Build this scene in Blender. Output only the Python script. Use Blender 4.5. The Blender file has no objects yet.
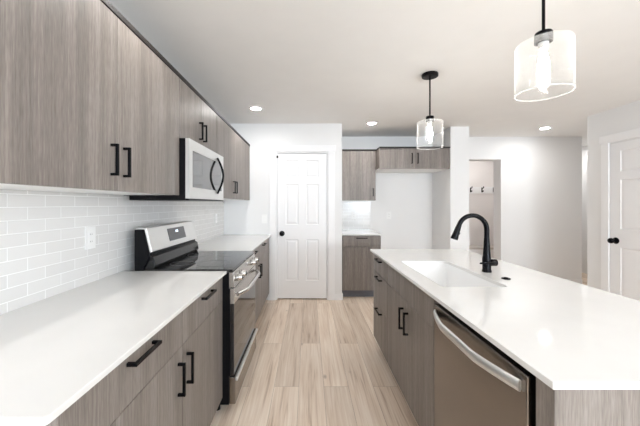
import bpy, bmesh, math, random
from mathutils import Vector, Matrix
PI = math.pi
random.seed(7)
S = bpy.context.scene
COL = S.collection

# ------------------------------------------------------------------ camera
EYE = 1.325
cam_d = bpy.data.cameras.new('camera'); cam = bpy.data.objects.new('camera', cam_d); COL.objects.link(cam)
cam.location = (0, 0, EYE); cam.rotation_euler = (PI / 2, 0, 0)
cam_d.sensor_width = 36; cam_d.lens = 300 / 640 * 36
cam_d.shift_x = (320 - 308.5) / 640; cam_d.shift_y = -(213 - 204.2) / 640
cam_d.clip_start = 0.02
S.camera = cam

# ------------------------------------------------------------------ world, fill light, exposure
W = bpy.data.worlds.new('sky'); S.world = W; W.use_nodes = True
W.node_tree.nodes['Background'].inputs[0].default_value = (0.80, 0.90, 1.0, 1)
W.node_tree.nodes['Background'].inputs[1].default_value = 1.0

def area(name, loc, rot, sx, sy, power, color=(1, 1, 1)):
    l = bpy.data.lights.new(name, 'AREA'); l.shape = 'RECTANGLE'; l.size = sx; l.size_y = sy
    l.energy = power; l.color = color
    o = bpy.data.objects.new(name, l); COL.objects.link(o); o.location = loc; o.rotation_euler = rot
    return o
# added fill lamps behind the camera, tilted up to bounce light off the ceiling
UPT = math.radians(58)
area('window_daylight', (0.75, -3.40, 1.45), (PI / 2 + UPT, 0, 0), 1.3, 1.5, 55, (0.80, 0.90, 1.0))
area('window_daylight', (2.45, -3.40, 1.45), (PI / 2 + UPT, 0, 0), 1.5, 1.5, 185, (0.80, 0.90, 1.0))
area('patio_daylight', (3.45, -0.9, 1.25), (PI / 2 + UPT, 0, PI / 2), 2.0, 1.7, 14, (0.80, 0.90, 1.0))

S.view_settings.view_transform = 'Standard'
S.view_settings.look = 'None'
S.view_settings.gamma = 1.0
S.view_settings.use_curve_mapping = False
S.view_settings.exposure = 0.36
S.cycles.max_bounces = 14
S.cycles.diffuse_bounces = 8
S.cycles.glossy_bounces = 6
S.cycles.transparent_max_bounces = 16
S.cycles.sample_clamp_indirect = 6.0

# ------------------------------------------------------------------ materials
MATS = {}
def new_mat(name):
    m = bpy.data.materials.new(name); m.use_nodes = True
    nt = m.node_tree
    b = nt.nodes['Principled BSDF']
    return m, nt, b
def N(nt, t, **kw):
    n = nt.nodes.new(t)
    for k, v in kw.items(): setattr(n, k, v)
    return n
def ramp(nt, stops):
    r = N(nt, 'ShaderNodeValToRGB')
    els = r.color_ramp.elements
    while len(els) < len(stops): els.new(0.5)
    for e, (p, c) in zip(els, stops):
        e.position = p; e.color = (*c, 1)
    return r
def srgb(r, g, b):
    f = lambda c: (c / 255 / 12.92) if c / 255 <= 0.04045 else ((c / 255 + 0.055) / 1.055) ** 2.4
    return (f(r), f(g), f(b))

def plain(name, col, rough=0.5, metal=0.0, spec=0.5, noise=0.0, scale=8.0, bump=0.0, bscale=200.0, stretch=(1, 1, 1), ior=None):
    m, nt, b = new_mat(name)
    b.inputs['Roughness'].default_value = rough
    b.inputs['Metallic'].default_value = metal
    b.inputs['Specular IOR Level'].default_value = spec
    if ior: b.inputs['IOR'].default_value = ior
    geo = N(nt, 'ShaderNodeNewGeometry')
    mp = N(nt, 'ShaderNodeMapping'); mp.inputs['Scale'].default_value = stretch
    nt.links.new(geo.outputs['Position'], mp.inputs['Vector'])
    nz = N(nt, 'ShaderNodeTexNoise'); nz.inputs['Scale'].default_value = scale; nz.inputs['Detail'].default_value = 4
    nt.links.new(mp.outputs[0], nz.inputs['Vector'])
    lo = tuple(max(0, c * (1 - noise)) for c in col); hi = tuple(min(1, c * (1 + noise)) for c in col)
    r = ramp(nt, [(0.3, lo), (0.7, hi)])
    nt.links.new(nz.outputs['Fac'], r.inputs['Fac']); nt.links.new(r.outputs['Color'], b.inputs['Base Color'])
    if bump > 0:
        n2 = N(nt, 'ShaderNodeTexNoise'); n2.inputs['Scale'].default_value = bscale; n2.inputs['Detail'].default_value = 3
        nt.links.new(mp.outputs[0], n2.inputs['Vector'])
        bp = N(nt, 'ShaderNodeBump'); bp.inputs['Strength'].default_value = bump; bp.inputs['Distance'].default_value = 0.002
        nt.links.new(n2.outputs['Fac'], bp.inputs['Height']); nt.links.new(bp.outputs[0], b.inputs['Normal'])
    MATS[name] = m
    return m

def wood_cabinet(name, dark, mid, light):
    m, nt, b = new_mat(name)
    geo = N(nt, 'ShaderNodeNewGeometry'); oi = N(nt, 'ShaderNodeObjectInfo')
    add = N(nt, 'ShaderNodeVectorMath', operation='MULTIPLY_ADD')
    comb = N(nt, 'ShaderNodeCombineXYZ')
    for i in range(3): nt.links.new(oi.outputs['Random'], comb.inputs[i])
    nt.links.new(comb.outputs[0], add.inputs[0]); add.inputs[1].default_value = (3, 3, 9)
    nt.links.new(geo.outputs['Position'], add.inputs[2])
    def layer(sc, scale, detail, dist):
        mp = N(nt, 'ShaderNodeMapping'); mp.inputs['Scale'].default_value = sc
        nt.links.new(add.outputs[0], mp.inputs['Vector'])
        nz = N(nt, 'ShaderNodeTexNoise'); nz.inputs['Scale'].default_value = scale
        nz.inputs['Detail'].default_value = detail; nz.inputs['Distortion'].default_value = dist
        nt.links.new(mp.outputs[0], nz.inputs['Vector'])
        return nz.outputs['Fac']
    a = layer((13, 13, 0.45), 1.0, 3, 0.6)         # broad vertical figure
    c = layer((120, 120, 2.6), 1.0, 5, 0.3)         # fine streaks
    d = layer((330, 330, 22), 1.0, 2, 0.0)         # short pores
    m1 = N(nt, 'ShaderNodeMath', operation='MULTIPLY'); nt.links.new(a, m1.inputs[0]); m1.inputs[1].default_value = 0.34
    m2 = N(nt, 'ShaderNodeMath', operation='MULTIPLY_ADD'); nt.links.new(c, m2.inputs[0]); m2.inputs[1].default_value = 0.36; nt.links.new(m1.outputs[0], m2.inputs[2])
    m3 = N(nt, 'ShaderNodeMath', operation='MULTIPLY_ADD'); nt.links.new(d, m3.inputs[0]); m3.inputs[1].default_value = 0.30; nt.links.new(m2.outputs[0], m3.inputs[2])
    r = ramp(nt, [(0.36, dark), (0.5, mid), (0.64, light)])
    nt.links.new(m3.outputs[0], r.inputs['Fac']); nt.links.new(r.outputs['Color'], b.inputs['Base Color'])
    b.inputs['Roughness'].default_value = 0.42
    b.inputs['Specular IOR Level'].default_value = 0.4
    bp = N(nt, 'ShaderNodeBump'); bp.inputs['Strength'].default_value = 0.12; bp.inputs['Distance'].default_value = 0.001
    nt.links.new(c, bp.inputs['Height']); nt.links.new(bp.outputs[0], b.inputs['Normal'])
    MATS[name] = m
    return m

def floor_planks():
    m, nt, b = new_mat('oak_plank_floor')
    geo = N(nt, 'ShaderNodeNewGeometry')
    mp = N(nt, 'ShaderNodeMapping'); mp.inputs['Rotation'].default_value = (0, 0, PI / 2); mp.inputs['Location'].default_value = (0.35, 0.07, 0)
    nt.links.new(geo.outputs['Position'], mp.inputs['Vector'])
    br = N(nt, 'ShaderNodeTexBrick'); br.offset = 0.37; br.offset_frequency = 2
    br.inputs['Scale'].default_value = 1.0; br.inputs['Brick Width'].default_value = 1.83; br.inputs['Row Height'].default_value = 0.18
    br.inputs['Mortar Size'].default_value = 0.0009; br.inputs['Mortar Smooth'].default_value = 0.2; br.inputs['Bias'].default_value = 0.0
    br.inputs['Color1'].default_value = (0, 0, 0, 1); br.inputs['Color2'].default_value = (1, 1, 1, 1); br.inputs['Mortar'].default_value = (0.5, 0.5, 0.5, 1)
    nt.links.new(mp.outputs[0], br.inputs['Vector'])
    # per-plank offset of the grain
    off = N(nt, 'ShaderNodeVectorMath', operation='MULTIPLY_ADD')
    nt.links.new(br.outputs['Color'], off.inputs[0]); off.inputs[1].default_value = (13, 37, 0); nt.links.new(geo.outputs['Position'], off.inputs[2])
    def layer(sc, detail, dist):
        q = N(nt, 'ShaderNodeMapping'); q.inputs['Scale'].default_value = sc
        nt.links.new(off.outputs[0], q.inputs['Vector'])
        nz = N(nt, 'ShaderNodeTexNoise'); nz.inputs['Scale'].default_value = 1; nz.inputs['Detail'].default_value = detail; nz.inputs['Distortion'].default_value = dist
        nt.links.new(q.outputs[0], nz.inputs['Vector']); return nz.outputs['Fac']
    g1 = layer((11, 0.7, 1), 5, 0.9); g2 = layer((70, 2.2, 1), 5, 0.6)
    s1 = N(nt, 'ShaderNodeMath', operation='MULTIPLY'); nt.links.new(g1, s1.inputs[0]); s1.inputs[1].default_value = 0.5
    s2 = N(nt, 'ShaderNodeMath', operation='MULTIPLY_ADD'); nt.links.new(g2, s2.inputs[0]); s2.inputs[1].default_value = 0.5; nt.links.new(s1.outputs[0], s2.inputs[2])
    r = ramp(nt, [(0.30, FLOOR[0]), (0.44, FLOOR[1]), (0.62, FLOOR[2])])
    nt.links.new(s2.outputs[0], r.inputs['Fac'])
    # plank tone
    tone = ramp(nt, [(0.0, (0.87, 0.86, 0.85)), (1.0, (1.05, 1.05, 1.05))])
    nt.links.new(br.outputs['Color'], tone.inputs['Fac'])
    mul = N(nt, 'ShaderNodeMix', data_type='RGBA', blend_type='MULTIPLY'); mul.inputs['Factor'].default_value = 1
    nt.links.new(r.outputs['Color'], mul.inputs['A']); nt.links.new(tone.outputs['Color'], mul.inputs['B'])
    # knots
    q = N(nt, 'ShaderNodeMapping'); q.inputs['Scale'].default_value = (3.1, 1.5, 1); nt.links.new(off.outputs[0], q.inputs['Vector'])
    vo = N(nt, 'ShaderNodeTexVoronoi'); vo.inputs['Scale'].default_value = 1.0; vo.inputs['Randomness'].default_value = 1.0
    nt.links.new(q.outputs[0], vo.inputs['Vector'])
    kr = ramp(nt, [(0.012, (0.34, 0.28, 0.24)), (0.06, (1, 1, 1))]); nt.links.new(vo.outputs['Distance'], kr.inputs['Fac'])
    mul2 = N(nt, 'ShaderNodeMix', data_type='RGBA', blend_type='MULTIPLY'); mul2.inputs['Factor'].default_value = 0.8
    nt.links.new(mul.outputs['Result'], mul2.inputs['A']); nt.links.new(kr.outputs['Color'], mul2.inputs['B'])
    # seams
    mix = N(nt, 'ShaderNodeMix', data_type='RGBA'); nt.links.new(br.outputs['Fac'], mix.inputs['Factor'])
    nt.links.new(mul2.outputs['Result'], mix.inputs['A']); mix.inputs['B'].default_value = (*[c * 0.62 for c in FLOOR[0]], 1)
    nt.links.new(mix.outputs['Result'], b.inputs['Base Color'])
    b.inputs['Roughness'].default_value = 0.42; b.inputs['Specular IOR Level'].default_value = 0.35
    bp = N(nt, 'ShaderNodeBump'); bp.inputs['Strength'].default_value = 0.1; bp.inputs['Distance'].default_value = 0.001
    nt.links.new(g2, bp.inputs['Height']); nt.links.new(bp.outputs[0], b.inputs['Normal'])
    MATS['floor'] = m

def subway(name, axis):
    m, nt, b = new_mat(name)
    geo = N(nt, 'ShaderNodeNewGeometry'); sep = N(nt, 'ShaderNodeSeparateXYZ'); nt.links.new(geo.outputs['Position'], sep.inputs[0])
    comb = N(nt, 'ShaderNodeCombineXYZ'); shf = N(nt, 'ShaderNodeMath', operation='SUBTRACT'); nt.links.new(sep.outputs[axis], shf.inputs[0]); shf.inputs[1].default_value = 0.07; nt.links.new(shf.outputs[0], comb.inputs[0])
    sub = N(nt, 'ShaderNodeMath', operation='SUBTRACT'); nt.links.new(sep.outputs['Z'], sub.inputs[0]); sub.inputs[1].default_value = COUNTER - 0.012
    nt.links.new(sub.outputs[0], comb.inputs[1])
    br = N(nt, 'ShaderNodeTexBrick'); br.offset = 0.5; br.offset_frequency = 2
    br.inputs['Scale'].default_value = 1; br.inputs['Brick Width'].default_value = 0.168; br.inputs['Row Height'].default_value = 0.0525
    br.inputs['Mortar Size'].default_value = 0.0022; br.inputs['Mortar Smooth'].default_value = 0.3
    br.inputs['Color1'].default_value = (*TILE[0], 1); br.inputs['Color2'].default_value = (*TILE[1], 1); br.inputs['Mortar'].default_value = (*TILE[2], 1)
    nt.links.new(comb.outputs[0], br.inputs['Vector']); nt.links.new(br.outputs['Color'], b.inputs['Base Color'])
    b.inputs['Roughness'].default_value = 0.18
    inv = N(nt, 'ShaderNodeMath', operation='SUBTRACT'); inv.inputs[0].default_value = 1; nt.links.new(br.outputs['Fac'], inv.inputs[1])
    nz = N(nt, 'ShaderNodeTexNoise'); nz.inputs['Scale'].default_value = 14; nt.links.new(geo.outputs['Position'], nz.inputs['Vector'])
    ma = N(nt, 'ShaderNodeMath', operation='MULTIPLY_ADD'); nt.links.new(nz.outputs['Fac'], ma.inputs[0]); ma.inputs[1].default_value = 0.25; nt.links.new(inv.outputs[0], ma.inputs[2])
    bp = N(nt, 'ShaderNodeBump'); bp.inputs['Strength'].default_value = 0.5; bp.inputs['Distance'].default_value = 0.0015
    nt.links.new(ma.outputs[0], bp.inputs['Height']); nt.links.new(bp.outputs[0], b.inputs['Normal'])
    MATS[name] = m

def emit(name, col, strength):
    m, nt, b = new_mat(name)
    b.inputs['Base Color'].default_value = (*col, 1)
    b.inputs['Emission Color'].default_value = (*col, 1); b.inputs['Emission Strength'].default_value = strength
    MATS[name] = m

def shade_glass(name, haze, edge):
    m, nt, b = new_mat(name)
    nt.nodes.remove(b); out = nt.nodes['Material Output']
    tr = N(nt, 'ShaderNodeBsdfTransparent'); tr.inputs[0].default_value = (0.96, 0.97, 0.97, 1)
    gl = N(nt, 'ShaderNodeBsdfGlossy'); gl.inputs['Roughness'].default_value = 0.04
    tl = N(nt, 'ShaderNodeBsdfTranslucent'); tl.inputs[0].default_value = (0.95, 0.95, 0.95, 1)
    df = N(nt, 'ShaderNodeBsdfDiffuse'); df.inputs[0].default_value = (0.95, 0.95, 0.95, 1)
    hz = N(nt, 'ShaderNodeMixShader'); hz.inputs[0].default_value = 0.5; nt.links.new(tl.outputs[0], hz.inputs[1]); nt.links.new(df.outputs[0], hz.inputs[2])
    nz = N(nt, 'ShaderNodeTexNoise'); nz.inputs['Scale'].default_value = 90
    geo = N(nt, 'ShaderNodeNewGeometry'); nt.links.new(geo.outputs['Position'], nz.inputs['Vector'])
    rr = ramp(nt, [(0.35, (haze * .5,) * 3), (0.75, (haze * 1.5,) * 3)]); nt.links.new(nz.outputs['Fac'], rr.inputs['Fac'])
    lw = N(nt, 'ShaderNodeLayerWeight'); lw.inputs['Blend'].default_value = 0.5
    ml = N(nt, 'ShaderNodeMath', operation='POWER'); nt.links.new(lw.outputs['Facing'], ml.inputs[0]); ml.inputs[1].default_value = 4
    ad = N(nt, 'ShaderNodeMath', operation='MULTIPLY_ADD', use_clamp=True); nt.links.new(ml.outputs[0], ad.inputs[0]); ad.inputs[1].default_value = edge; nt.links.new(rr.outputs['Color'], ad.inputs[2])
    m1 = N(nt, 'ShaderNodeMixShader'); nt.links.new(ad.outputs[0], m1.inputs[0]); nt.links.new(tr.outputs[0], m1.inputs[1]); nt.links.new(hz.outputs[0], m1.inputs[2])
    fr = N(nt, 'ShaderNodeMath', operation='MULTIPLY_ADD'); nt.links.new(ml.outputs[0], fr.inputs[0]); fr.inputs[1].default_value = 0.25; fr.inputs[2].default_value = 0.03
    bp = N(nt, 'ShaderNodeBump'); bp.inputs['Strength'].default_value = 0.25; bp.inputs['Distance'].default_value = 0.002
    nt.links.new(nz.outputs['Fac'], bp.inputs['Height']); nt.links.new(bp.outputs[0], gl.inputs['Normal'])
    m2 = N(nt, 'ShaderNodeMixShader'); nt.links.new(fr.outputs[0], m2.inputs[0]); nt.links.new(m1.outputs[0], m2.inputs[1]); nt.links.new(gl.outputs[0], m2.inputs[2])
    nt.links.new(m2.outputs[0], out.inputs['Surface'])
    MATS[name] = m

COUNTER = 0.905
FLOOR = (srgb(170, 143, 120), srgb(221, 201, 181), srgb(240, 226, 210))
TILE = (srgb(222, 221, 219), srgb(227, 226, 224), srgb(249, 249, 248))
plain('wall_paint', srgb(232, 232, 232), 0.75, spec=0.3, noise=0.006, scale=3, bump=0.04, bscale=300)
plain('ceiling_paint', srgb(235, 234, 232), 0.9, spec=0.15, noise=0.01, scale=5, bump=0.25, bscale=90)
plain('trim_paint', srgb(240, 240, 241), 0.4, spec=0.45, noise=0.004)
plain('pink_wall_paint', srgb(233, 229, 227), 0.75, spec=0.3, noise=0.006, scale=3)
plain('white_quartz', srgb(224, 223, 221), 0.05, spec=0.5, noise=0.014, scale=7)
plain('white_sink', srgb(244, 244, 244), 0.2, spec=0.5, noise=0.003)
plain('white_laminate', srgb(236, 236, 235), 0.5, noise=0.004)
plain('white_plastic', srgb(240, 240, 239), 0.35, noise=0.003)
plain('black_metal', (0.004, 0.004, 0.005), 0.27, metal=0.0, spec=0.13, noise=0.1)
plain('black_enamel', (0.004, 0.004, 0.005), 0.3, spec=0.15, noise=0.1)
plain('gloss_black', (0.004, 0.004, 0.005), 0.08, spec=0.4, noise=0.1)
plain('black_glass', (0.006, 0.006, 0.007), 0.04, spec=0.9, noise=0.1)
plain('smoked_glass', (0.03, 0.03, 0.03), 0.03, spec=1.0, noise=0.05, ior=2.0)
plain('stainless', srgb(205, 203, 200), 0.27, metal=1.0, noise=0.03, scale=4, bump=0.03, bscale=60, stretch=(1, 1, 30))
plain('dark_stainless', srgb(142, 135, 128), 0.24, metal=1.0, noise=0.03, scale=4, bump=0.02, bscale=60, stretch=(1, 1, 30))
plain('pale_steel', srgb(222, 222, 220), 0.35, metal=0.85, noise=0.02)
plain('dark_brown_edge', srgb(24, 18, 15), 0.6, noise=0.12, scale=20)
plain('grey_toe_kick', srgb(98, 98, 104), 0.5, noise=0.05)
plain('display_grey', srgb(88, 88, 90), 0.3, noise=0.03)
plain('gap_black', (0.01, 0.01, 0.01), 0.8, noise=0.1)
WD = (srgb(101, 94, 89), srgb(123, 115, 109), srgb(145, 137, 131))
wood_cabinet('grey_oak', *WD)
plain('wood_bench', srgb(196, 190, 184), 0.5, noise=0.05)
emit('lens_glow', (1.0, 0.98, 0.96), 200)
emit('bulb_glow', (1.0, 0.94, 0.87), 62)
emit('clock_glow', (0.8, 0.9, 1.0), 2.0)
shade_glass('seeded_glass', 0.04, 0.34)
shade_glass('glass_rim', 0.30, 0.4)
floor_planks()
subway('subway_tile_left', 'Y')
subway('subway_tile_back', 'X')

# ------------------------------------------------------------------ mesh helpers (all in world metres)
def box(bm, x0, x1, y0, y1, z0, z1, bev=0.0):
    x0, x1 = min(x0, x1), max(x0, x1); y0, y1 = min(y0, y1), max(y0, y1); z0, z1 = min(z0, z1), max(z0, z1)
    vs = [bm.verts.new(p) for p in ((x0, y0, z0), (x1, y0, z0), (x1, y1, z0), (x0, y1, z0), (x0, y0, z1), (x1, y0, z1), (x1, y1, z1), (x0, y1, z1))]
    fs = [bm.faces.new([vs[i] for i in f]) for f in ((0, 3, 2, 1), (4, 5, 6, 7), (0, 1, 5, 4), (1, 2, 6, 5), (2, 3, 7, 6), (3, 0, 4, 7))]
    if bev > 0:
        es = list({e for f in fs for e in f.edges})
        bmesh.ops.bevel(bm, geom=es, offset=bev, segments=2, profile=0.5, affect='EDGES')
def bx(*a, bev=0.0):
    bm = bmesh.new(); box(bm, *a, bev=bev); return bm
def boxes(*bs, bev=0.0):
    bm = bmesh.new()
    for b in bs: box(bm, *b, bev=bev)
    return bm
def prism(bm, pts, axis, a0, a1, bev=0.0):
    """polygon in the plane across `axis`, extruded from a0 to a1; pts are the other two coordinates in xyz order"""
    def P(p, t): return {'x': (t, p[0], p[1]), 'y': (p[0], t, p[1]), 'z': (p[0], p[1], t)}[axis]
    A = [bm.verts.new(P(p, a0)) for p in pts]; B = [bm.verts.new(P(p, a1)) for p in pts]
    fs = [bm.faces.new(A), bm.faces.new(B[::-1])]
    n = len(pts)
    for i in range(n): fs.append(bm.faces.new((A[i], B[i], B[(i + 1) % n], A[(i + 1) % n])))
    bmesh.ops.recalc_face_normals(bm, faces=fs)
    if bev > 0: bmesh.ops.bevel(bm, geom=list({e for f in fs for e in f.edges}), offset=bev, segments=2, profile=0.5, affect='EDGES')
def lathe(bm, prof, c, axis='z', seg=40, caps=True):
    """prof = [(radius, along)]"""
    rings = []
    for r, t in prof:
        ring = []
        for k in range(seg):
            a = 2 * PI * k / seg; u, v = r * math.cos(a), r * math.sin(a)
            p = {'z': (u, v, t), 'x': (t, u, v), 'y': (u, t, v)}[axis]
            ring.append(bm.verts.new((c[0] + p[0], c[1] + p[1], c[2] + p[2])))
        rings.append(ring)
    fs = []
    for A, B in zip(rings, rings[1:]):
        for k in range(seg): fs.append(bm.faces.new((A[k], A[(k + 1) % seg], B[(k + 1) % seg], B[k])))
    if caps:
        fs.append(bm.faces.new(rings[0][::-1])); fs.append(bm.faces.new(rings[-1]))
    bmesh.ops.recalc_face_normals(bm, faces=fs)
def tube(bm, path, rad, seg=16, sx=1.0, sz=1.0):
    path = [Vector(p) for p in path]
    rs = rad if isinstance(rad, (list, tuple)) else [rad] * len(path)
    up = Vector((0, 0, 1)); rings = []; prev = None
    for i, p in enumerate(path):
        t = (path[min(i + 1, len(path) - 1)] - path[max(i - 1, 0)]).normalized()
        if prev is None:
            a = up.cross(t)
            if a.length < 1e-3: a = Vector((0, 1, 0)).cross(t)
            a.normalize()
        else:
            a = (prev - t * prev.dot(t)).normalized()
        prev = a; b = t.cross(a)
        rings.append([bm.verts.new(p + a * (rs[i] * sx * math.cos(2 * PI * k / seg)) + b * (rs[i] * sz * math.sin(2 * PI * k / seg))) for k in range(seg)])
    fs = []
    for A, B in zip(rings, rings[1:]):
        for k in range(seg): fs.append(bm.faces.new((A[k], A[(k + 1) % seg], B[(k + 1) % seg], B[k])))
    fs.append(bm.faces.new(rings[0][::-1])); fs.append(bm.faces.new(rings[-1]))
    bmesh.ops.recalc_face_normals(bm, faces=fs)

ROOT = {}
def obj(name, bm, mat, parent=None, smooth=False):
    off = ROOT.get(parent.name, Vector((0, 0, 0))) if parent else None
    if off is None:                                 # single-mesh thing: origin at the middle of its base
        xs = [v.co for v in bm.verts]
        off = Vector(((min(v.x for v in xs) + max(v.x for v in xs)) / 2, (min(v.y for v in xs) + max(v.y for v in xs)) / 2, min(v.z for v in xs)))
        loc = off
    else: loc = Vector((0, 0, 0))
    for v in bm.verts: v.co -= off
    me = bpy.data.meshes.new(name); bm.to_mesh(me); bm.free()
    o = bpy.data.objects.new(name, me); COL.objects.link(o)
    me.materials.append(MATS[mat]); o.location = loc
    if smooth:
        for p in me.polygons: p.use_smooth = True
        md = o.modifiers.new('edge_split', 'EDGE_SPLIT'); md.split_angle = math.radians(40)
    if parent: o.parent = parent
    ROOT[o.name] = off
    return o
def tag(o, label=None, cat=None, group=None, kind=None):
    if label: o['label'] = label
    if cat: o['category'] = cat
    if group: o['group'] = group
    if kind: o['kind'] = kind
    return o
def thing(name, loc, label, cat, group=None):
    o = bpy.data.objects.new(name, None); COL.objects.link(o); o.location = loc; o.empty_display_size = 0.1
    ROOT[o.name] = Vector(loc)
    return tag(o, label, cat, group)
def struct(name, bm, mat, label=None, parent=None, smooth=False):
    o = obj(name, bm, mat, parent, smooth)
    if not parent: tag(o, label, None, None, 'structure')
    return o

# ------------------------------------------------------------------ key planes
XL = -1.175                 # left wall face
YP = 4.15                   # pantry wall face
YB = 4.95                   # back wall face
XR = 3.55                   # right wall face
CEIL = 2.44
XREAR, YREAR = 5.3, -3.5
PX1 = 0.463                 # right end of the pantry wall
G = 0.002

# ------------------------------------------------------------------ room shell
struct('floor', bx(XL - .12, XREAR + .12, YREAR - .12, 6.55, -0.1, 0), 'floor', 'light oak plank floor running towards the pantry door')
struct('ceiling', bx(XL - .12, XREAR + .12, YREAR - .12, 6.55, CEIL, CEIL + .1), 'ceiling_paint', 'flat pale grey ceiling')
struct('wall_left', bx(XL - .12, XL, YREAR - .12, YB + .2, 0, CEIL), 'wall_paint', 'white wall behind the range and the upper cabinets')
DX0, DX1, DH = -0.448, 0.272, 2.045
struct('wall_pantry', boxes((XL, DX0, YP, YP + .11, 0, CEIL), (DX1, PX1, YP, YP + .11, 0, CEIL), (DX0, DX1, YP, YP + .11, DH, CEIL)), 'wall_paint', 'white wall holding the closed pantry door')
struct('wall_pantry_side', bx(PX1 - .11, PX1, YP + .11, YB, 0, CEIL), 'wall_paint', 'side of the pantry block facing the fridge recess')
OX0, OX1, OH = 2.43, 3.176, 2.064
HX = 4.51
struct('wall_back', boxes((XL, OX0, YB, YB + .2, 0, CEIL), (OX1, HX, YB, YB + .2, 0, CEIL), (OX0, OX1, YB, YB + .2, OH, CEIL)), 'wall_paint', 'white back wall with the plain opening to the coat hooks')
struct('wall_fridge_side', bx(2.043, 2.313, 4.316, YB, 0, CEIL), 'wall_paint', 'white wall end right of the empty fridge recess')
struct('wall_right', boxes((XR, XR + .12, YREAR, -2.0, 0, CEIL), (XR, XR + .12, -2.0, 0.2, 2.1, CEIL), (XR, XR + .12, 0.2, 3.82, 0, CEIL)), 'wall_paint', 'white wall at right holding the panelled door')
struct('wall_hall_near', bx(XR + .12, XREAR, 3.70, 3.82, 0, CEIL), 'wall_paint', 'near wall of the side hall')
struct('wall_hall_right', bx(XREAR, XREAR + .12, 3.70, 6.53, 0, CEIL), 'wall_paint', 'end wall of the side hall')
struct('wall_hall_left', bx(HX - .12, HX, YB + .2, 6.4, 0, CEIL), 'wall_paint', 'side wall of the hall beyond the corner')
struct('wall_hall_back', bx(HX - .12, XREAR, 6.4, 6.5, 0, CEIL), 'wall_paint', 'far wall of the hall')
struct('wall_mudroom_back', bx(1.9, 4.3, 6.3, 6.4, 0, CEIL), 'pink_wall_paint', 'warm white wall with coat hooks beyond the opening')
struct('wall_mudroom_left', bx(1.9, 2.0, YB + .2, 6.3, 0, CEIL), 'pink_wall_paint', 'left wall of the coat hook room')
struct('wall_mudroom_right', bx(4.2, 4.3, YB + .2, 6.3, 0, CEIL), 'pink_wall_paint', 'right wall of the coat hook room')
W1, W2 = (0.05, 1.4), (1.55, 3.25)  # unseen openings, the first narrowed to cut light on the left counter
struct('wall_rear', boxes((XL, W1[0], YREAR - .12, YREAR, 0, CEIL), (W1[1], W2[0], YREAR - .12, YREAR, 0, CEIL), (W2[1], XR + .12, YREAR - .12, YREAR, 0, CEIL),
       (W1[0], W1[1], YREAR - .12, YREAR, 0, .45), (W2[0], W2[1], YREAR - .12, YREAR, 0, .45), (W1[0], W1[1], YREAR - .12, YREAR, 2.25, CEIL), (W2[0], W2[1], YREAR - .12, YREAR, 2.25, CEIL)), 'wall_paint', 'rear wall with two windows')
for i, (a, b_) in enumerate((W1, W2)):
    t = 0.06
    struct('window_%d' % (i + 1), boxes((a, b_, YREAR - .09, YREAR - .03, .45, .45 + t), (a, b_, YREAR - .09, YREAR - .03, 2.25 - t, 2.25), (a, a + t, YREAR - .09, YREAR - .03, .45 + t, 2.25 - t), (b_ - t, b_, YREAR - .09, YREAR - .03, .45 + t, 2.25 - t), ((a + b_) / 2 - .03, (a + b_) / 2 + .03, YREAR - .09, YREAR - .03, .45 + t, 2.25 - t)), 'trim_paint', 'white window frame in the rear wall')
struct('window_3', boxes((XR + .03, XR + .09, -2.0, -1.94, 0, 2.1), (XR + .03, XR + .09, .14, .2, 0, 2.1), (XR + .03, XR + .09, -.93, -.87, 0, 2.04), (XR + .03, XR + .09, -1.94, .14, 2.04, 2.1), (XR + .03, XR + .09, -1.94, .14, 0, .05)), 'trim_paint', 'white patio door frame in the right wall')

# baseboards
bh = 0.085
struct('baseboard_pantry', boxes((DX1 + .092, PX1 + .012, YP - .012, YP, 0, bh), (PX1, PX1 + .012, YP, YP + .05, 0, bh), bev=.002), 'trim_paint', 'short white baseboard right of the pantry door')
struct('baseboard_pantry_left', bx(XL + .62, DX0 - .092, YP - .012, YP, 0, bh, bev=.002), 'trim_paint', 'short white baseboard left of the pantry door')
struct('baseboard_back', bx(OX1, HX, YB - .012, YB, 0, bh, bev=.002), 'trim_paint', 'white baseboard along the back wall')
struct('baseboard_column', boxes((2.043, 2.313, 4.304, 4.316, 0, bh), (2.313, 2.325, 4.304, YB - .013, 0, bh), bev=.002), 'trim_paint', 'white baseboard around the wall end')
struct('baseboard_right', boxes((XR - .012, XR, 3.67, 3.82, 0, bh), (XR - .012, XR, .25, 2.62, 0, bh), bev=.002), 'trim_paint', 'white baseboard along the right wall')
struct('baseboard_alcove', bx(1.03, 2.04, YB - .012, YB, 0, bh, bev=.002), 'trim_paint', 'white baseboard in the fridge recess')

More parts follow.
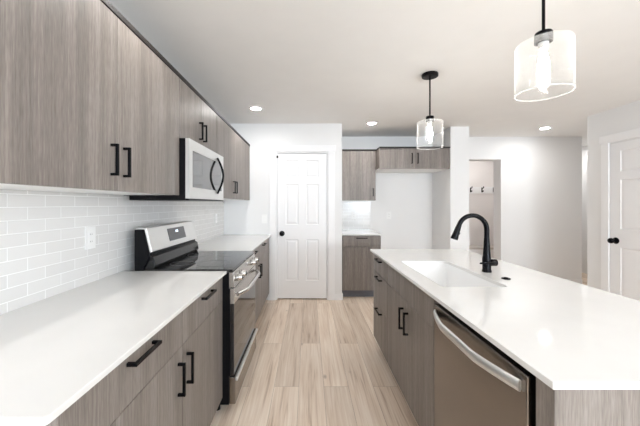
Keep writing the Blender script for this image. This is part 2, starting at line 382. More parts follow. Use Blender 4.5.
# ------------------------------------------------------------------ six panel doors
def six_panel(u0, u1, z0, z1):
    """returns stile/rail boxes and panel boxes as (u0,u1,z0,z1)"""
    w = u1 - u0; st = 0.112; c = (u0 + u1) / 2
    cols = ((u0 + st, c - .052), (c + .052, u1 - st))
    rows = ((z0 + .245, .835), (1.04, 1.605), (1.70, 1.935))
    frame = [(u0, cols[0][0], z0, z1), (cols[0][1], cols[1][0], z0, z1), (cols[1][1], u1, z0, z1)]
    zs = [z0] + [v for r in rows for v in r] + [z1]
    for (a, b_) in cols:
        for k in range(0, len(zs), 2): frame.append((a, b_, zs[k], zs[k + 1]))
    return frame, [(a, b_, c_, d) for (a, b_) in cols for (c_, d) in rows]
def panel_bevel(bm, a, b_, c_, d, base, top, axis, sgn):
    """raised panel with sloping edges: outer rect at depth base, inner rect at depth top"""
    def P(u, z, t): return (u, t, z) if axis == 'y' else (t, u, z)
    m = .028; g = .010
    rect = lambda k, t: [bm.verts.new(P(u, z, t)) for u, z in ((a + k, c_ + k), (b_ - k, c_ + k), (b_ - k, d - k), (a + k, d - k))]
    A, B_, C = rect(0, base + sgn * .009), rect(g, base), rect(g + .004, base); D = rect(m + g, top)
    fs = []
    for X, Y in ((A, B_), (B_, C), (C, D)):
        for k in range(4): fs.append(bm.faces.new((X[k], X[(k + 1) % 4], Y[(k + 1) % 4], Y[k])))
    fs.append(bm.faces.new(D)); bmesh.ops.recalc_face_normals(bm, faces=fs)

def knob(bm, c, axis, sgn, k=1.15):
    prof = [(.0325, 0), (.0325, .004), (.028, .008), (.012, .010), (.011, .030), (.020, .036), (.027, .046), (.0275, .056), (.022, .066), (.008, .070)]
    lathe(bm, [(r_ * k, sgn * t_ * k) for r_, t_ in prof], c, axis, 28)

# pantry door (in the wall facing the camera)
bm = bmesh.new(); u0, u1 = DX0 + .018, DX1 - .018; z0, z1 = 0.018, DH - .02
yf = YP + .018
fr, pn = six_panel(u0, u1, z0, z1)
for a, b_, c_, d in fr: box(bm, a, b_, yf, yf + .009, c_, d)
box(bm, u0, u1, yf + .0095, yf + .035, z0, z1)
for a, b_, c_, d in pn: panel_bevel(bm, a, b_, c_, d, yf + .0085, yf + .002, 'y', -1)
door = struct('door_1', bm, 'trim_paint', 'white six panel pantry door with round black knob')
bm = bmesh.new(); knob(bm, (u0 + .062, yf, .918), 'y', -1); obj('door_knob', bm, 'black_metal', door, True)
bm = bmesh.new(); box(bm, u0 - .012, u0 + .010, YP - .006, yf, 1.965, 1.995, bev=.002); obj('door_catch', bm, 'black_metal', door)
struct('trim_1', boxes((DX0 - .09, DX0 - .001, YP - .018, YP, 0, DH + .004), (DX1 + .001, DX1 + .09, YP - .018, YP, 0, DH + .004), (DX0 - .105, DX1 + .105, YP - .024, YP, DH + .004, DH + .092),
       (DX0, DX0 + .015, YP + .001, YP + .109, 0, DH), (DX1 - .015, DX1, YP + .001, YP + .109, 0, DH), (DX0 + .015, DX1 - .015, YP + .001, YP + .109, DH - .016, DH), bev=.002), 'trim_paint', 'white flat casing around the pantry door')
# right wall door
RY1, RY0 = 3.53, 2.75
# the door is set a little into the wall face
bm = bmesh.new(); xf = XR - .008
fr, pn = six_panel(RY0 + .012, RY1 - .012, .018, DH - .02)
for a, b_, c_, d in fr: box(bm, xf, xf + .006, a, b_, c_, d)
box(bm, xf + .0062, xf + .0078, RY0 + .012, RY1 - .012, .018, DH - .02)
for a, b_, c_, d in pn: panel_bevel(bm, a, b_, c_, d, xf + .0055, xf + .0005, 'x', -1)
door2 = struct('door_2', bm, 'trim_paint', 'white six panel door at right with black knob')
bm = bmesh.new(); knob(bm, (xf, RY1 - .075, .905), 'x', -1); obj('door_knob', bm, 'black_metal', door2, True)
struct('trim_2', boxes((XR - .022, XR, RY1, RY1 + .09, 0, DH), (XR - .022, XR, RY0 - .09, RY0, 0, DH), (XR - .028, XR, RY0 - .105, RY1 + .105, DH, DH + .092), bev=.002), 'trim_paint', 'white flat casing around the right door')

# ------------------------------------------------------------------ cabinet builder helpers
def pull(parent, axis, sgn, face, u, z, length, vertical, v=None):
    """square bar pull. axis: outward axis of the face ('x' or 'y'); u = coordinate along the face; z = centre height"""
    s = .0055; out = .032; h = length / 2
    bm = bmesh.new()
    def bxx(u0, u1, z0, z1, o0, o1):
        o0, o1 = face + sgn * o0, face + sgn * o1
        if axis == 'x': box(bm, o0, o1, u0, u1, z0, z1, bev=.0012)
        else: box(bm, u0, u1, o0, o1, z0, z1, bev=.0012)
    if vertical:
        bxx(u - s, u + s, z - h, z + h, out - 2 * s, out)
        for e in (-1, 1): bxx(u - s, u + s, z + e * (h - s) - s, z + e * (h - s) + s, .0005, out - 2 * s)
    else:
        bxx(u - h, u + h, z - s, z + s, out - 2 * s, out)
        for e in (-1, 1): bxx(u + e * (h - s) - s, u + e * (h - s) + s, z - s, z + s, .0005, out - 2 * s)
    return obj('handle', bm, 'black_metal', parent)
def front(name, root, axis, sgn, face, u0, u1, z0, z1, t=.019):
    g = .0011
    a, b_ = face, face - sgn * t
    bm = bx(a, b_, u0 + g, u1 - g, z0 + g, z1 - g, bev=.0012) if axis == 'x' else bx(u0 + g, u1 - g, a, b_, z0 + g, z1 - g, bev=.0012)
    return obj(name, bm, 'grey_oak', root)
CB = COUNTER - .018        # underside of the stone
SEAM = .722
TOE = .105

def base_unit(name, axis, sgn, face, back, u0, u1, cols, label, doors=True, filler=None):
    """cols: list of (u0,u1,handle side) each with a drawer above a door"""
    lo = lambda v: v
    def rect(f0, f1, a, b_, z0, z1): return (f0, f1, a, b_, z0, z1) if axis == 'x' else (a, b_, f0, f1, z0, z1)
    c = ((face + back) / 2, (u0 + u1) / 2, 0) if axis == 'x' else ((u0 + u1) / 2, (face + back) / 2, 0)
    r = thing(name, c, label, 'cabinet')
    obj('carcass', boxes(rect(face - sgn * .0205, back, u0 + G, u1 - G, TOE, CB)), 'grey_oak', r)
    obj('toe_kick', boxes(rect(face - sgn * .075, back, u0 + G, u1 - G, 0, TOE - .001)), 'grey_toe_kick', r)
    for a, b_, side in cols:
        d = front('drawer', r, axis, sgn, face, a, b_, SEAM, CB - .012)
        pull(d, axis, sgn, face, (a + b_) / 2, .848, .155 if b_ - a > .5 else .13, False)
        d = front('door', r, axis, sgn, face, a, b_, TOE + .004, SEAM)
        if side: pull(d, axis, sgn, face, b_ - .045 if side > 0 else a + .045, .60, .137, True)
    if filler: obj('filler_strip', boxes(rect(face - sgn * .001, face - sgn * .02, filler[0] + .002, filler[1] - G, TOE, CB - .012)), 'grey_oak', r)
    return r
def wall_unit(name, axis, sgn, face, back, u0, u1, z0, z1, cols, label, hz, hl=.131, filler=None):
    def rect(f0, f1, a, b_, c_, d): return (f0, f1, a, b_, c_, d) if axis == 'x' else (a, b_, f0, f1, c_, d)
    c = ((face + back) / 2, (u0 + u1) / 2, z0) if axis == 'x' else ((u0 + u1) / 2, (face + back) / 2, z0)
    r = thing(name, c, label, 'cabinet')
    obj('carcass', boxes(rect(face - sgn * .0205, back, u0 + G, u1 - G, z0 + .012, z1)), 'grey_oak', r)
    obj('bottom_panel', boxes(rect(face - sgn * .0205, back, u0 + G, u1 - G, z0 + .002, z0 + .0115)), 'white_laminate', r)
    for a, b_, side in cols:
        d = front('door', r, axis, sgn, face, a, b_, z0, z1)
        if side: pull(d, axis, sgn, face, b_ - .042 if side > 0 else a + .042, hz, hl, True)
    if filler: obj('filler_strip', boxes(rect(face - sgn * .001, face - sgn * .02, filler[0] + .002, filler[1] - G, z0, z1)), 'grey_oak', r)
    return r

# ------------------------------------------------------------------ left run
Y0, YR0, YR1 = .645, 1.886, 2.655
FL, CL = -.54, -.515           # left base face and counter edge
FU = -.812                     # upper face
UB, UT = 1.380, 2.122
m1 = 1.285
base_unit('base_cabinet', 'x', 1, FL, XL + G, Y0, YR0, [(Y0, m1, 1), (m1, YR0, -1)], 'grey-brown base cabinet under the near left counter, before the range')
f1 = YR1 + .611
base_unit('base_cabinet', 'x', 1, FL, XL + G, YR1 + .006, YP - .028, [(YR1 + .006, f1, 1), (f1, f1 + .611, -1)], 'grey-brown base cabinet between the range and the pantry door', filler=(f1 + .611, YP - .028))

def rounded_rect(x0, x1, y0, y1, r, n=6, which=(1, 1, 1, 1)):
    pts = []
    for k, (cx, cy, a0) in enumerate(((x1 - r, y1 - r, 0), (x0 + r, y1 - r, 90), (x0 + r, y0 + r, 180), (x1 - r, y0 + r, 270))):
        if which[k]: pts += [(cx + r * math.cos(math.radians(a0 + 90 * i / n)), cy + r * math.sin(math.radians(a0 + 90 * i / n))) for i in range(n + 1)]
        else: pts.append(((x1, y1), (x0, y1), (x0, y0), (x1, y0))[k])
    return pts
bm = bmesh.new(); prism(bm, rounded_rect(XL + G, CL, .59, YR0 + .001, .010, which=(0, 0, 0, 1)), 'z', CB + .0005, COUNTER, bev=.002)
tag(obj('countertop', bm, 'white_quartz'), 'white quartz countertop on the near left base cabinet', 'countertop')
bm = bmesh.new(); box(bm, XL + G, CL, YR1 + .006, YP - G, CB + .0005, COUNTER, bev=.002)
tag(obj('countertop', bm, 'white_quartz'), 'white quartz countertop between the range and the pantry wall', 'countertop')

# uppers
mu = 1.275
wall_unit('upper_cabinet', 'x', 1, FU, XL + G, .64, YR0, UB, UT, [(.64, mu, 1), (mu, YR0, -1)], 'large grey-brown upper cabinet at left, before the microwave', 1.508)
wall_unit('upper_cabinet', 'x', 1, FU, XL + G, YR0 + .004, YR1, 1.745, UT, [(YR0 + .004, (YR0 + YR1) / 2, 1), ((YR0 + YR1) / 2, YR1, -1)], 'short grey-brown upper cabinet directly above the microwave', 1.868)
wall_unit('upper_cabinet', 'x', 1, FU, XL + G, YR1 + .004, YP - G, UB, UT, [(YR1 + .004, f1, 1), (f1, f1 + .611, -1)], 'grey-brown upper cabinet between the microwave and the pantry wall', 1.508, filler=(f1 + .611, YP - .004))
tag(obj('crown_trim', bx(XL + G, FU + .004, .63, YP - G, UT + .0005, UT + .026, bev=.002), 'dark_brown_edge'), 'thin dark brown trim strip along the tops of the left upper cabinets', 'trim strip')

# backsplash on the left wall
bm = boxes((XL + .0005, XL + .008, .59, YR0 + .003, COUNTER + .0005, UB + .001), (XL + .0005, XL + .008, YR0 + .003, YR1 + .003, .70, UB + .001), (XL + .0005, XL + .008, YR1 + .003, YP - G, COUNTER + .0005, UB + .001))
tag(obj('tile_backsplash', bm, 'subway_tile_left'), 'glossy white subway tile backsplash on the left wall behind the range', 'backsplash')

def plate(name, axis, sgn, face, u, z, kind, label, cat, w=.074, h=.118):
    def rect(f0, f1, a, b_, c_, d): return (f0, f1, a, b_, c_, d) if axis == 'x' else (a, b_, f0, f1, c_, d)
    c = (face, u, z - h / 2) if axis == 'x' else (u, face, z - h / 2)
    r = thing(name, c, label, cat, None)
    bm = bmesh.new(); box(bm, *rect(face + sgn * .0006, face + sgn * .006, u - w / 2, u + w / 2, z - h / 2, z + h / 2), bev=.0015); obj('cover_plate', bm, 'white_plastic', r)
    bm = bmesh.new(); box(bm, *rect(face + sgn * .0062, face + sgn * .0085, u - .0165, u + .0165, z - .034, z + .034), bev=.0008)
    ins = obj('rocker' if kind == 'switch' else 'receptacle', bm, 'white_plastic', r)
    if kind != 'switch':
        for dz in (-.019, .019):
            bm = boxes(*[rect(face + sgn * .0086, face + sgn * .0088, u + s - .001, u + s + .001, z + dz - .004, z + dz + .004) for s in (-.006, .006)])
            obj('slots', bm, 'gap_black', ins)
    return r
plate('wall_outlet', 'x', 1, XL + .008, 1.60, 1.146, 'outlet', 'white outlet on the tile left of the range', 'outlet')
plate('wall_outlet', 'x', 1, XL + .008, 3.78, 1.146, 'outlet', 'white outlet on the tile beyond the range', 'outlet')
plate('light_switch', 'y', -1, YP, -.61, 1.12, 'switch', 'white light switch on the wall left of the pantry door', 'switch')

# ------------------------------------------------------------------ range
ra, rb = YR0 + .006, YR1 - .003
XF = -.468                     # oven door face
XBK = XL + .078
r = thing('range', ((XF + XBK) / 2, (ra + rb) / 2, 0), 'stainless and black electric range between the two left counters', 'range')
obj('body', boxes((XBK, XF - .034, ra, rb, .06, .895)), 'black_enamel', r)
for sx in (XBK + .06, XF - .12):
    for sy in (ra + .05, rb - .05):
        bm = bmesh.new(); lathe(bm, [(.018, 0), (.018, .0595)], (sx, sy, 0), 'z', 16); obj('foot', bm, 'black_enamel', r)
bm = bmesh.new(); box(bm, XBK + .06, XF - .012, ra, rb, .8955, COUNTER + .008, bev=.003); ct = obj('cooktop', bm, 'black_glass', r)
for (dx, dy, rr) in ((-.66, ra + .2, .115), (-.66, rb - .2, .085), (-.88, ra + .2, .08), (-.88, rb - .2, .1)):
    bm = bmesh.new(); lathe(bm, [(rr, COUNTER + .0081), (rr, COUNTER + .0085), (rr - .003, COUNTER + .0085), (rr - .003, COUNTER + .0081)], (dx, dy, 0), 'z', 48, caps=False)
    obj('burner_ring', bm, 'display_grey', ct)
# control panel strip with knobs
bm = bmesh.new(); prism(bm, [(XF - .033, .800), (XF + .002, .800), (XF - .008, .893), (XF - .033, .893)], 'y', ra, rb, bev=.002)
cp = obj('control_panel', bm, 'stainless', r)
for ky in (ra + .075, ra + .185, rb - .185, rb - .075):
    bm = bmesh.new()
    lathe(bm, [(.023, 0), (.024, .010), (.020, .013), (.018, .034), (.016, .036)], (XF + .0005, ky, .847), 'x', 28)
    k = obj('knob', bm, 'stainless', cp, True)
    bm = bx(XF + .0368, XF + .040, ky - .003, ky + .003, .833, .862); obj('pointer', bm, 'black_enamel', k)
# oven door
bm = boxes((XF - .033, XF, ra + .002, rb - .002, .694, .792), bev=.003)
od = obj('oven_door', bm, 'stainless', r)
obj('door_glass', bx(XF - .033, XF - .002, ra + .002, rb - .002, .243, .693, bev=.002), 'black_glass', od)
obj('door_edge', bx(XF - .033, XF - .0335 + .008, ra - .004, ra + .0015, .243, .792), 'black_enamel', od)
n = 24; path = []
for i in range(n + 1):
    t = i / n; y = ra + .035 + (rb - ra - .07) * t
    path.append((XF + .012 + .045 * min(1, math.sin(PI * t) * 1.9) , y, .748))
bm = bmesh.new(); tube(bm, path, .013, 16); obj('handle', bm, 'stainless', od, True)
bm = boxes((XF - .033, XF + .006, ra + .002, rb - .002, .062, .232), bev=.004); sd = obj('storage_drawer', bm, 'dark_stainless', r)
obj('drawer_lip', bx(XF + .0065, XF + .020, ra + .004, rb - .004, .208, .231, bev=.003), 'pale_steel', sd)
# backguard
bm = bmesh.new(); prism(bm, [(XBK, .8955), (XBK + .0595, .8955), (XBK + .0595, .935), (XBK + .095, .99), (XBK + .095, 1.015), (XBK + .06, 1.165), (XBK, 1.165)], 'y', ra, rb)
bg = obj('backguard', bm, 'black_enamel', r)
bm = bmesh.new(); prism(bm, [(XBK + .0965, 1.018), (XBK + .112, 1.024), (XBK + .074, 1.175), (XBK + .012, 1.178), (XBK + .012, 1.1655), (XBK + .0615, 1.1655)], 'y', ra - .001, rb + .001, bev=.003)
bp_ = obj('backguard_panel', bm, 'pale_steel', bg)
bm = bmesh.new(); prism(bm, [(XBK + .0605, .9135), (XBK + .118, .9135), (XBK + .128, .935), (XBK + .118, .992), (XBK + .097, 1.004), (XBK + .0965, .989)], 'y', ra + .004, rb - .004, bev=.003)
obj('backguard_glass', bm, 'gloss_black', bg)
# display, lying on the sloping steel panel
def slope(s, off):          # s 0..1 up the panel face
    a = Vector((XBK + .112, 1.024)); b2 = Vector((XBK + .074, 1.175)); d = b2 - a; nrm = Vector((d.y, -d.x)).normalized()
    p = a + d * s + nrm * off; return (p.x, p.y)
yc = ra + .40
bm = bmesh.new(); prism(bm, [slope(.24, .0004), slope(.24, .003), slope(.82, .003), slope(.82, .0004)], 'y', yc - .14, yc + .14)
dsp = obj('display', bm, 'display_grey', bp_)
bm = bmesh.new()
for k in (-1.5, -.5, .5, 1.5): prism(bm, [slope(.60, .0032), slope(.60, .0036), slope(.70, .0036), slope(.70, .0032)], 'y', yc + k * .011 - .003, yc + k * .011 + .003)
obj('clock_digits', bm, 'clock_glow', dsp)

# ------------------------------------------------------------------ microwave
MX, MB_, MT = -.752, 1.35, 1.742
r = thing('microwave', ((MX + XL) / 2, (ra + rb) / 2, MB_), 'stainless over-the-range microwave under the short upper cabinet', 'microwave')
obj('body', boxes((XL + .009, MX - .026, ra, rb, UB, MT), (XL + .045, MX - .026, ra, rb, MB_, UB)), 'black_enamel', r)
w0, w1 = ra + .055, rb - .052
bm = boxes((MX - .024, MX, ra, rb, MT - .068, MT), (MX - .024, MX, ra, rb, MB_ + .012, MB_ + .085), (MX - .024, MX, ra, w0, MB_ + .085, MT - .068), (MX - .024, MX, w1, rb, MB_ + .085, MT - .068))
md = obj('door', bm, 'pale_steel', r)
obj('window', bx(MX - .022, MX - .001, w0 + .001, w1 - .001, MB_ + .086, MT - .069), 'smoked_glass', md)
obj('vent_lip', bx(MX - .024, MX - .002, ra, rb, MB_, MB_ + .010), 'black_enamel', r)
path = []
for i in range(25):
    t = i / 24
    path.append((MX + .003 + .047 * math.sin(PI * t), rb - .185, MB_ + .062 + (MT - MB_ - .10) * t))
bm = bmesh.new(); tube(bm, path, .0085, 14); obj('handle', bm, 'black_metal', md, True)

# ------------------------------------------------------------------ island
IX0, IX1, IY0, IY1 = .577, 1.44, .708, 2.806
FI = .603
BKI = 1.20
dA, dB = .798, 1.438            # dishwasher opening
sA, sB = 1.446, 2.292           # sink base
xa, xb, ya, yb = .68, 1.02, 1.52, 2.22   # sink opening
# end panel
ep = tag(obj('end_panel', boxes((FI, BKI, .735, dA - .002, 0, CB), bev=.001), 'grey_oak'), 'grey wood end panel closing the near end of the island', 'panel')
obj_b = tag(obj('island_back_panel', bx(BKI + .001, BKI + .02, .735, 2.78, 0, CB, bev=.001), 'grey_oak'), 'grey wood panel along the back of the island', 'panel')
# sink base
r = thing('sink_cabinet', ((FI + BKI) / 2, (sA + sB) / 2, 0), 'grey-brown sink cabinet in the island beside the dishwasher', 'cabinet')
obj('carcass', boxes((FI + .0205, BKI, sA, sA + .018, TOE, CB), (FI + .0205, BKI, sB - .018, sB, TOE, CB), (BKI - .012, BKI, sA + .019, sB - .019, TOE, CB), (FI + .0205, BKI - .013, sA + .019, sB - .019, TOE, TOE + .018), (FI + .0205, FI + .04, sA + .019, sB - .019, SEAM - .02, CB)), 'grey_oak', r)
obj('toe_kick', bx(FI + .075, BKI, sA, sB, 0, TOE - .001), 'grey_toe_kick', r)
front('false_front', r, 'x', -1, FI, sA, sB, SEAM, CB - .012)
ms = (sA + sB) / 2 - .008
d = front('door', r, 'x', -1, FI, sA, ms, TOE + .004, SEAM); pull(d, 'x', -1, FI, ms - .045, .60, .137, True)
d = front('door', r, 'x', -1, FI, ms, sB, TOE + .004, SEAM); pull(d, 'x', -1, FI, ms + .045, .60, .137, True)
# drawer base
q0, q1 = sB + .004, 2.78
r = thing('drawer_cabinet', ((FI + BKI) / 2, (q0 + q1) / 2, 0), 'grey-brown three drawer cabinet at the far end of the island', 'cabinet')
obj('carcass', bx(FI + .0205, BKI, q0, q1, TOE, CB), 'grey_oak', r)
obj('toe_kick', bx(FI + .075, BKI, q0, q1, 0, TOE - .001), 'grey_toe_kick', r)
for z0_, z1_, hz in ((SEAM, CB - .012, .848), (.445, SEAM, .695), (TOE + .004, .445, .418)):
    d = front('drawer', r, 'x', -1, FI, q0, q1, z0_, z1_); pull(d, 'x', -1, FI, (q0 + q1) / 2, hz, .16, False)
# dishwasher
r = thing('dishwasher', ((FI + BKI) / 2, (dA + dB) / 2, 0), 'stainless dishwasher set into the near end of the island', 'dishwasher')
obj('tub', bx(FI + .03, BKI - .002, dA + .006, dB - .004, .02, CB - .006), 'black_enamel', r)
obj('toe_kick', bx(FI + .022, FI + .029, dA + .012, dB - .004, .02, .095), 'black_enamel', r)
bm = bmesh.new(); box(bm, FI - .004, FI + .028, dA + .024, dB - .006, .10, .852, bev=.004); dd = obj('door', bm, 'dark_stainless', r)
obj('control_strip', bx(FI + .020, FI + .029, dA + .026, dB - .008, .8521, .878), 'black_enamel', dd)
obj('seal', bx(FI + .020, FI + .029, dA + .006, dA + .0235, .10, .878), 'black_enamel', r)
path = []
hy0, hy1 = dA + .045, dB - .03
for i in range(33):
    t = i / 32
    path.append((FI - .009 - .042 * min(1, math.sin(PI * t) * 1.25) ** .9, hy0 + (hy1 - hy0) * t, .815))
bm = bmesh.new(); tube(bm, path, .010, 16, sx=.75, sz=1.75); hd = obj('handle', bm, 'pale_steel', dd, True)
# worktop with the sink opening
bm = bmesh.new()
outer = [(IX0, IY0), (IX1, IY0), (IX1, IY1), (IX0, IY1)]
inner = rounded_rect(xa, xb, ya, yb, .03, 5)
def loop(pts, z):
    vs = [bm.verts.new((p[0], p[1], z)) for p in pts]
    return vs, [bm.edges.new((vs[i], vs[(i + 1) % len(vs)])) for i in range(len(vs))]
for z in (COUNTER, CB + .0005):
    vo_, eo = loop(outer, z); vi, ei = loop(inner, z)
    bmesh.ops.triangle_fill(bm, edges=eo + ei, use_beauty=True)
    if z == COUNTER: top = (vo_, vi)
    else: bot = (vo_, vi)
for A, B_ in zip(top, bot):
    for i in range(len(A)): bm.faces.new((A[i], A[(i + 1) % len(A)], B_[(i + 1) % len(A)], B_[i]))
bmesh.ops.recalc_face_normals(bm, faces=bm.faces[:])
tp = set(top[0]); eds = [e for e in bm.edges if e.verts[0] in tp and e.verts[1] in tp and len(e.link_faces) == 2 and abs(e.link_faces[0].normal.dot(e.link_faces[1].normal)) < .5]
bmesh.ops.bevel(bm, geom=eds, offset=.002, segments=2, profile=.5, affect='EDGES')
tag(obj('island_countertop', bm, 'white_quartz'), 'large white quartz island countertop with a sink cut into it', 'countertop')
# sink
bm = bmesh.new()
def ring(x0, x1, y0, y1, rr, z): return [bm.verts.new((p[0], p[1], z)) for p in rounded_rect(x0, x1, y0, y1, rr, 6)]
e = .006; zr = CB
R = [ring(xa - .02, xb + .02, ya - .02, yb + .02, .045, zr - .0), ring(xa + .001, xb - .001, ya + .001, yb - .001, .03, zr), ring(xa + .003, xb - .003, ya + .003, yb - .003, .03, zr - .19), ring(xa + .03, xb - .03, ya + .03, yb - .03, .03, zr - .215)]
Ro = [ring(xa - .02, xb + .02, ya - .02, yb + .02, .045, zr - .012), ring(xa - .007, xb + .007, ya - .007, yb + .007, .035, zr - .013), ring(xa - .006, xb + .006, ya - .006, yb + .006, .035, zr - .20), ring(xa + .025, xb - .025, ya + .025, yb - .025, .03, zr - .225)]
for seq in (R, Ro, [R[0], Ro[0]]):
    for A, B_ in zip(seq, seq[1:]):
        for i in range(len(A)): bm.faces.new((A[i], A[(i + 1) % len(A)], B_[(i + 1) % len(A)], B_[i]))
bm.faces.new(R[-1]); bm.faces.new(Ro[-1]); bmesh.ops.recalc_face_normals(bm, faces=bm.faces[:])
r = thing('sink', ((xa + xb) / 2, (ya + yb) / 2, zr - .225), 'white undermount sink in the island countertop', 'sink')
obj('basin', bm, 'white_sink', r, True)
bm = bmesh.new(); lathe(bm, [(.045, zr - .2148), (.045, zr - .2125), (.035, zr - .2125), (.03, zr - .2145)], ((xa + xb) / 2, (ya + yb) / 2, 0), 'z', 32); obj('drain', bm, 'stainless', r, True)
# faucet
fx, fy = 1.105, 1.86
r = thing('faucet', (fx, fy, COUNTER), 'matte black gooseneck faucet behind the island sink', 'faucet')
bm = bmesh.new(); lathe(bm, [(.027, .0005), (.027, .012), (.0245, .014), (.0245, .085), (.0215, .10), (.0175, .17), (.0150, .215)], (fx, fy, COUNTER), 'z', 32); obj('body', bm, 'black_metal', r, True)
path = [(fx, fy, COUNTER + .2155)]; R_ = .088; zc = COUNTER + .262
for i in range(21):
    a = math.radians(i * 160 / 20); path.append((fx - R_ + R_ * math.cos(a), fy, zc + R_ * math.sin(a)))
bm = bmesh.new(); tube(bm, path, [.0148] * 6 + [.0138] * 16, 20); sp = obj('spout', bm, 'black_metal', r, True)
a = math.radians(160); p0 = Vector((fx - R_ + R_ * math.cos(a), fy, zc + R_ * math.sin(a))); dr = Vector((-math.sin(a), 0, math.cos(a)))
bm = bmesh.new(); tube(bm, [p0 + dr * s for s in (.0005, .012, .02, .055, .085, .095)], [.0145, .0150, .0162, .0178, .0215, .0205], 24); sh = obj('spray_head', bm, 'black_metal', sp, True)
pb = p0 + dr * .062; bm = bmesh.new(); tube(bm, [pb + Vector((.016, 0, .004)) - dr * .014, pb + Vector((.021, 0, .004)), pb + Vector((.017, 0, .004)) + dr * .014], [.004, .006, .004], 12); obj('spray_button', bm, 'black_metal', sh, True)
bm = bmesh.new(); tube(bm, [(fx + .0245, fy, COUNTER + .058), (fx + .040, fy, COUNTER + .058), (fx + .058, fy, COUNTER + .058), (fx + .062, fy, COUNTER + .058)], [.021, .0215, .0205, .016], 24); hb = obj('handle_hub', bm, 'black_metal', r, True)
bm = bmesh.new(); tube(bm, [(fx + .046, fy - .0185, COUNTER + .060), (fx + .030, fy - .030, COUNTER + .062), (fx - .020, fy - .040, COUNTER + .062), (fx - .066, fy - .044, COUNTER + .062)], [.008, .008, .007, .005], 14); obj('lever', bm, 'black_metal', hb, True)
bm = bmesh.new(); lathe(bm, [(.023, .0005), (.023, .004), (.019, .0065), (.011, .0065), (.011, .009), (.009, .010)], (1.109, 1.685, COUNTER), 'z', 32)
tag(obj('sink_button', bm, 'black_metal', None, True), 'small round black air switch button on the island beside the faucet', 'button')

# ------------------------------------------------------------------ fridge recess
AF = 4.225
UA = 2.134
base_unit('base_cabinet', 'y', -1, AF, YB - G, PX1 + .014, 1.02, [(PX1 + .014, 1.02, 0)], 'narrow grey-brown base cabinet beside the empty fridge recess')
bm = bmesh.new(); box(bm, PX1 + G, 1.028, AF - .028, YB - G, CB + .0005, COUNTER, bev=.002)
tag(obj('countertop', bm, 'white_quartz'), 'short white quartz countertop beside the empty fridge recess', 'countertop')
wall_unit('upper_cabinet', 'y', -1, 4.54, YB - G, PX1 + .004, 1.018, UB, UA, [(PX1 + .004, 1.018, 1)], 'narrow grey-brown upper cabinet left of the empty fridge recess', 1.505, .12)
wall_unit('upper_cabinet', 'y', -1, 4.33, YB - G, 1.024, 2.040, 1.836, UA, [(1.024, 1.532, 1), (1.532, 2.040, -1)], 'wide shallow grey-brown cabinet above the empty fridge recess', 1.985, .15)
bm = boxes((PX1 + G, 1.021, 4.523, YB - G, UA + .0005, UA + .019), (1.0215, 2.041, 4.313, YB - G, UA + .0005, UA + .019), bev=.002)
tag(obj('crown_trim', bm, 'dark_brown_edge'), 'thin dark brown trim strip on top of the fridge recess cabinets', 'trim strip')
tag(obj('tile_backsplash', bx(PX1 + .0005, 1.02, YB - .008, YB - .0005, COUNTER + .0005, UB + .001), 'subway_tile_back'), 'white subway tile backsplash above the short far counter', 'backsplash')
plate('wall_outlet', 'y', -1, YB - .008, .745, 1.14, 'outlet', 'white outlet on the tile above the short far counter', 'outlet')
plate('wall_outlet', 'y', -1, YB, 1.325, 1.14, 'outlet', 'white outlet on the bare wall of the fridge recess', 'outlet')

# ------------------------------------------------------------------ coat hook room
r = thing('coat_rack', (3.1, 6.28, 1.55), 'white coat rail with dark hooks on the wall beyond the opening', 'coat rack')
obj('rail', bx(2.05, 4.15, 6.28, 6.2995, 1.55, 1.685, bev=.002), 'trim_paint', r)
for hx in (2.43, 2.67, 2.91, 3.15, 3.39, 3.63, 3.87):
    bm = bmesh.new(); tube(bm, [(hx, 6.2795, 1.66), (hx, 6.25, 1.655), (hx, 6.225, 1.665), (hx, 6.215, 1.69)], [.010, .009, .009, .011], 10)
    tube(bm, [(hx, 6.2795, 1.60), (hx, 6.25, 1.585), (hx, 6.235, 1.59), (hx, 6.23, 1.61)], [.010, .009, .009, .011], 10)
    box(bm, hx - .011, hx + .011, 6.2765, 6.2798, 1.575, 1.675); obj('hook', bm, 'black_metal', r, True)
r = thing('bench', (3.1, 6.08, 0), 'white bench under the coat rail beyond the opening', 'bench')
obj('seat', bx(2.05, 4.15, 5.87, 6.2985, .44, .475, bev=.003), 'wood_bench', r)
obj('front_panel', bx(2.06, 4.14, 5.89, 5.91, 0, .4395), 'trim_paint', r)
for ex in (2.06, 4.12): obj('end_panel', bx(ex, ex + .02, 5.9105, 6.298, 0, .4395), 'trim_paint', r)

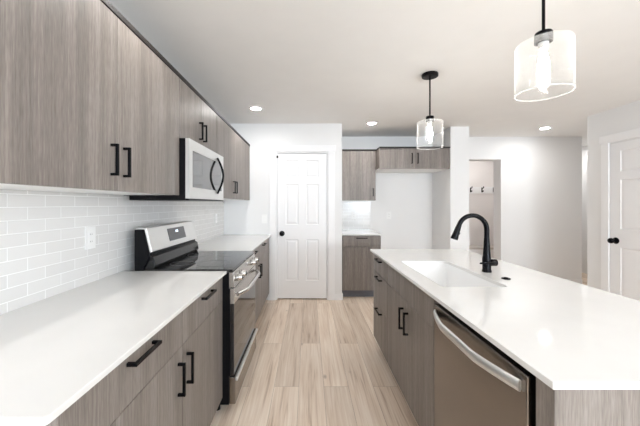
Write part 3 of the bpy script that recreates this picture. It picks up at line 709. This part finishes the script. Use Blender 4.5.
# ------------------------------------------------------------------ pendants
def pendant(px, py, label):
    r = thing('pendant_light', (px, py, 1.81), label, 'pendant light')
    bm = bmesh.new(); lathe(bm, [(.066, CEIL - .0005), (.068, CEIL - .006), (.066, CEIL - .024), (.060, CEIL - .027), (.012, CEIL - .027)], (px, py, 0), 'z', 40); obj('canopy', bm, 'black_metal', r, True)
    bm = bmesh.new(); lathe(bm, [(.0065, CEIL - .0275), (.0065, 2.080)], (px, py, 0), 'z', 14); obj('stem', bm, 'black_metal', r, True)
    bm = bmesh.new(); lathe(bm, [(.012, 2.0795), (.031, 2.077), (.034, 2.071), (.034, 2.034), (.028, 2.0325)], (px, py, 0), 'z', 32); cp_ = obj('socket_cap', bm, 'black_metal', r, True)
    bm = bmesh.new(); lathe(bm, [(.020, 2.0322), (.020, 2.006), (.017, 2.004)], (px, py, 0), 'z', 28); obj('socket', bm, 'pale_steel', cp_, True)
    R_, t_, zt, zb = .105, .003, 2.032, 1.810
    bm = bmesh.new(); lathe(bm, [(.026, zt), (R_ - .010, zt), (R_ - .003, zt - .003), (R_, zt - .010), (R_, zb + .0035)], (px, py, 0), 'z', 64, caps=False)
    sh_ = obj('glass_shade', bm, 'seeded_glass', r, True)
    bm = bmesh.new(); lathe(bm, [(R_ - .0025, zb), (R_ + .0015, zb), (R_ + .0015, zb + .003), (R_ - .0025, zb + .003), (R_ - .0025, zb)], (px, py, 0), 'z', 64, caps=False); obj('glass_rim', bm, 'glass_rim', sh_, True)
    bm = bmesh.new(); lathe(bm, [(.010, 2.0035), (.012, 1.99), (.017, 1.965), (.021, 1.94), (.022, 1.92), (.019, 1.895), (.011, 1.876), (.004, 1.870)], (px, py, 0), 'z', 28); obj('bulb', bm, 'bulb_glow', r, True)
pendant(1.03, 1.315, 'glass cylinder pendant light nearest, over the near half of the island')
pendant(1.04, 2.57, 'glass cylinder pendant light over the far end of the island')

# ------------------------------------------------------------------ recessed ceiling lights
def can(px, py, label):
    r = thing('recessed_light', (px, py, CEIL - .012), label, 'ceiling light')
    bm = bmesh.new(); lathe(bm, [(.053, CEIL - .0005), (.078, CEIL - .0005), (.076, CEIL - .006), (.056, CEIL - .010), (.053, CEIL - .0005)], (px, py, 0), 'z', 40, caps=False); obj('trim_ring', bm, 'white_plastic', r, True)
    bm = bmesh.new(); lathe(bm, [(.052, CEIL - .0008), (.052, CEIL - .006), (.04, CEIL - .0065)], (px, py, 0), 'z', 40); obj('lens', bm, 'lens_glow', r, True)
can(-.61, 3.48, 'round recessed ceiling light in front of the pantry door, left of the pendants')
can(.87, 4.12, 'round recessed ceiling light just before the fridge recess')
can(3.45, 4.38, 'round recessed ceiling light at right by the back wall')
can(-.61, 1.40, 'round recessed ceiling light above the near left counter')
can(2.3, .75, 'round recessed ceiling light over the open floor right of the island')  # added lamp, lifts the island top and the right wall
can(2.2, -1.2, 'round recessed ceiling light behind the camera on the right')  # added unseen lamp, more downlight from the near end of the room
can(3.4, 5.7, 'round recessed ceiling light in the coat hook room')  # added lamp hidden above the opening, brightens the coat hook walls
can(4.9, 5.5, 'round recessed ceiling light in the side hall')  # added lamp kept behind the back wall, brightens the hall strip

# ------------------------------------------------------------------ groups of repeats
GROUPS = {'pendant_light': 'pendant lights over the island', 'recessed_light': 'recessed ceiling lights', 'wall_outlet': 'white wall outlets',
          'upper_cabinet': 'grey-brown upper cabinets', 'base_cabinet': 'grey-brown base cabinets', 'countertop': 'white quartz countertops'}
for o in COL.objects:
    if o.parent is None and o.name.split('.')[0] in GROUPS: o['group'] = GROUPS[o.name.split('.')[0]]
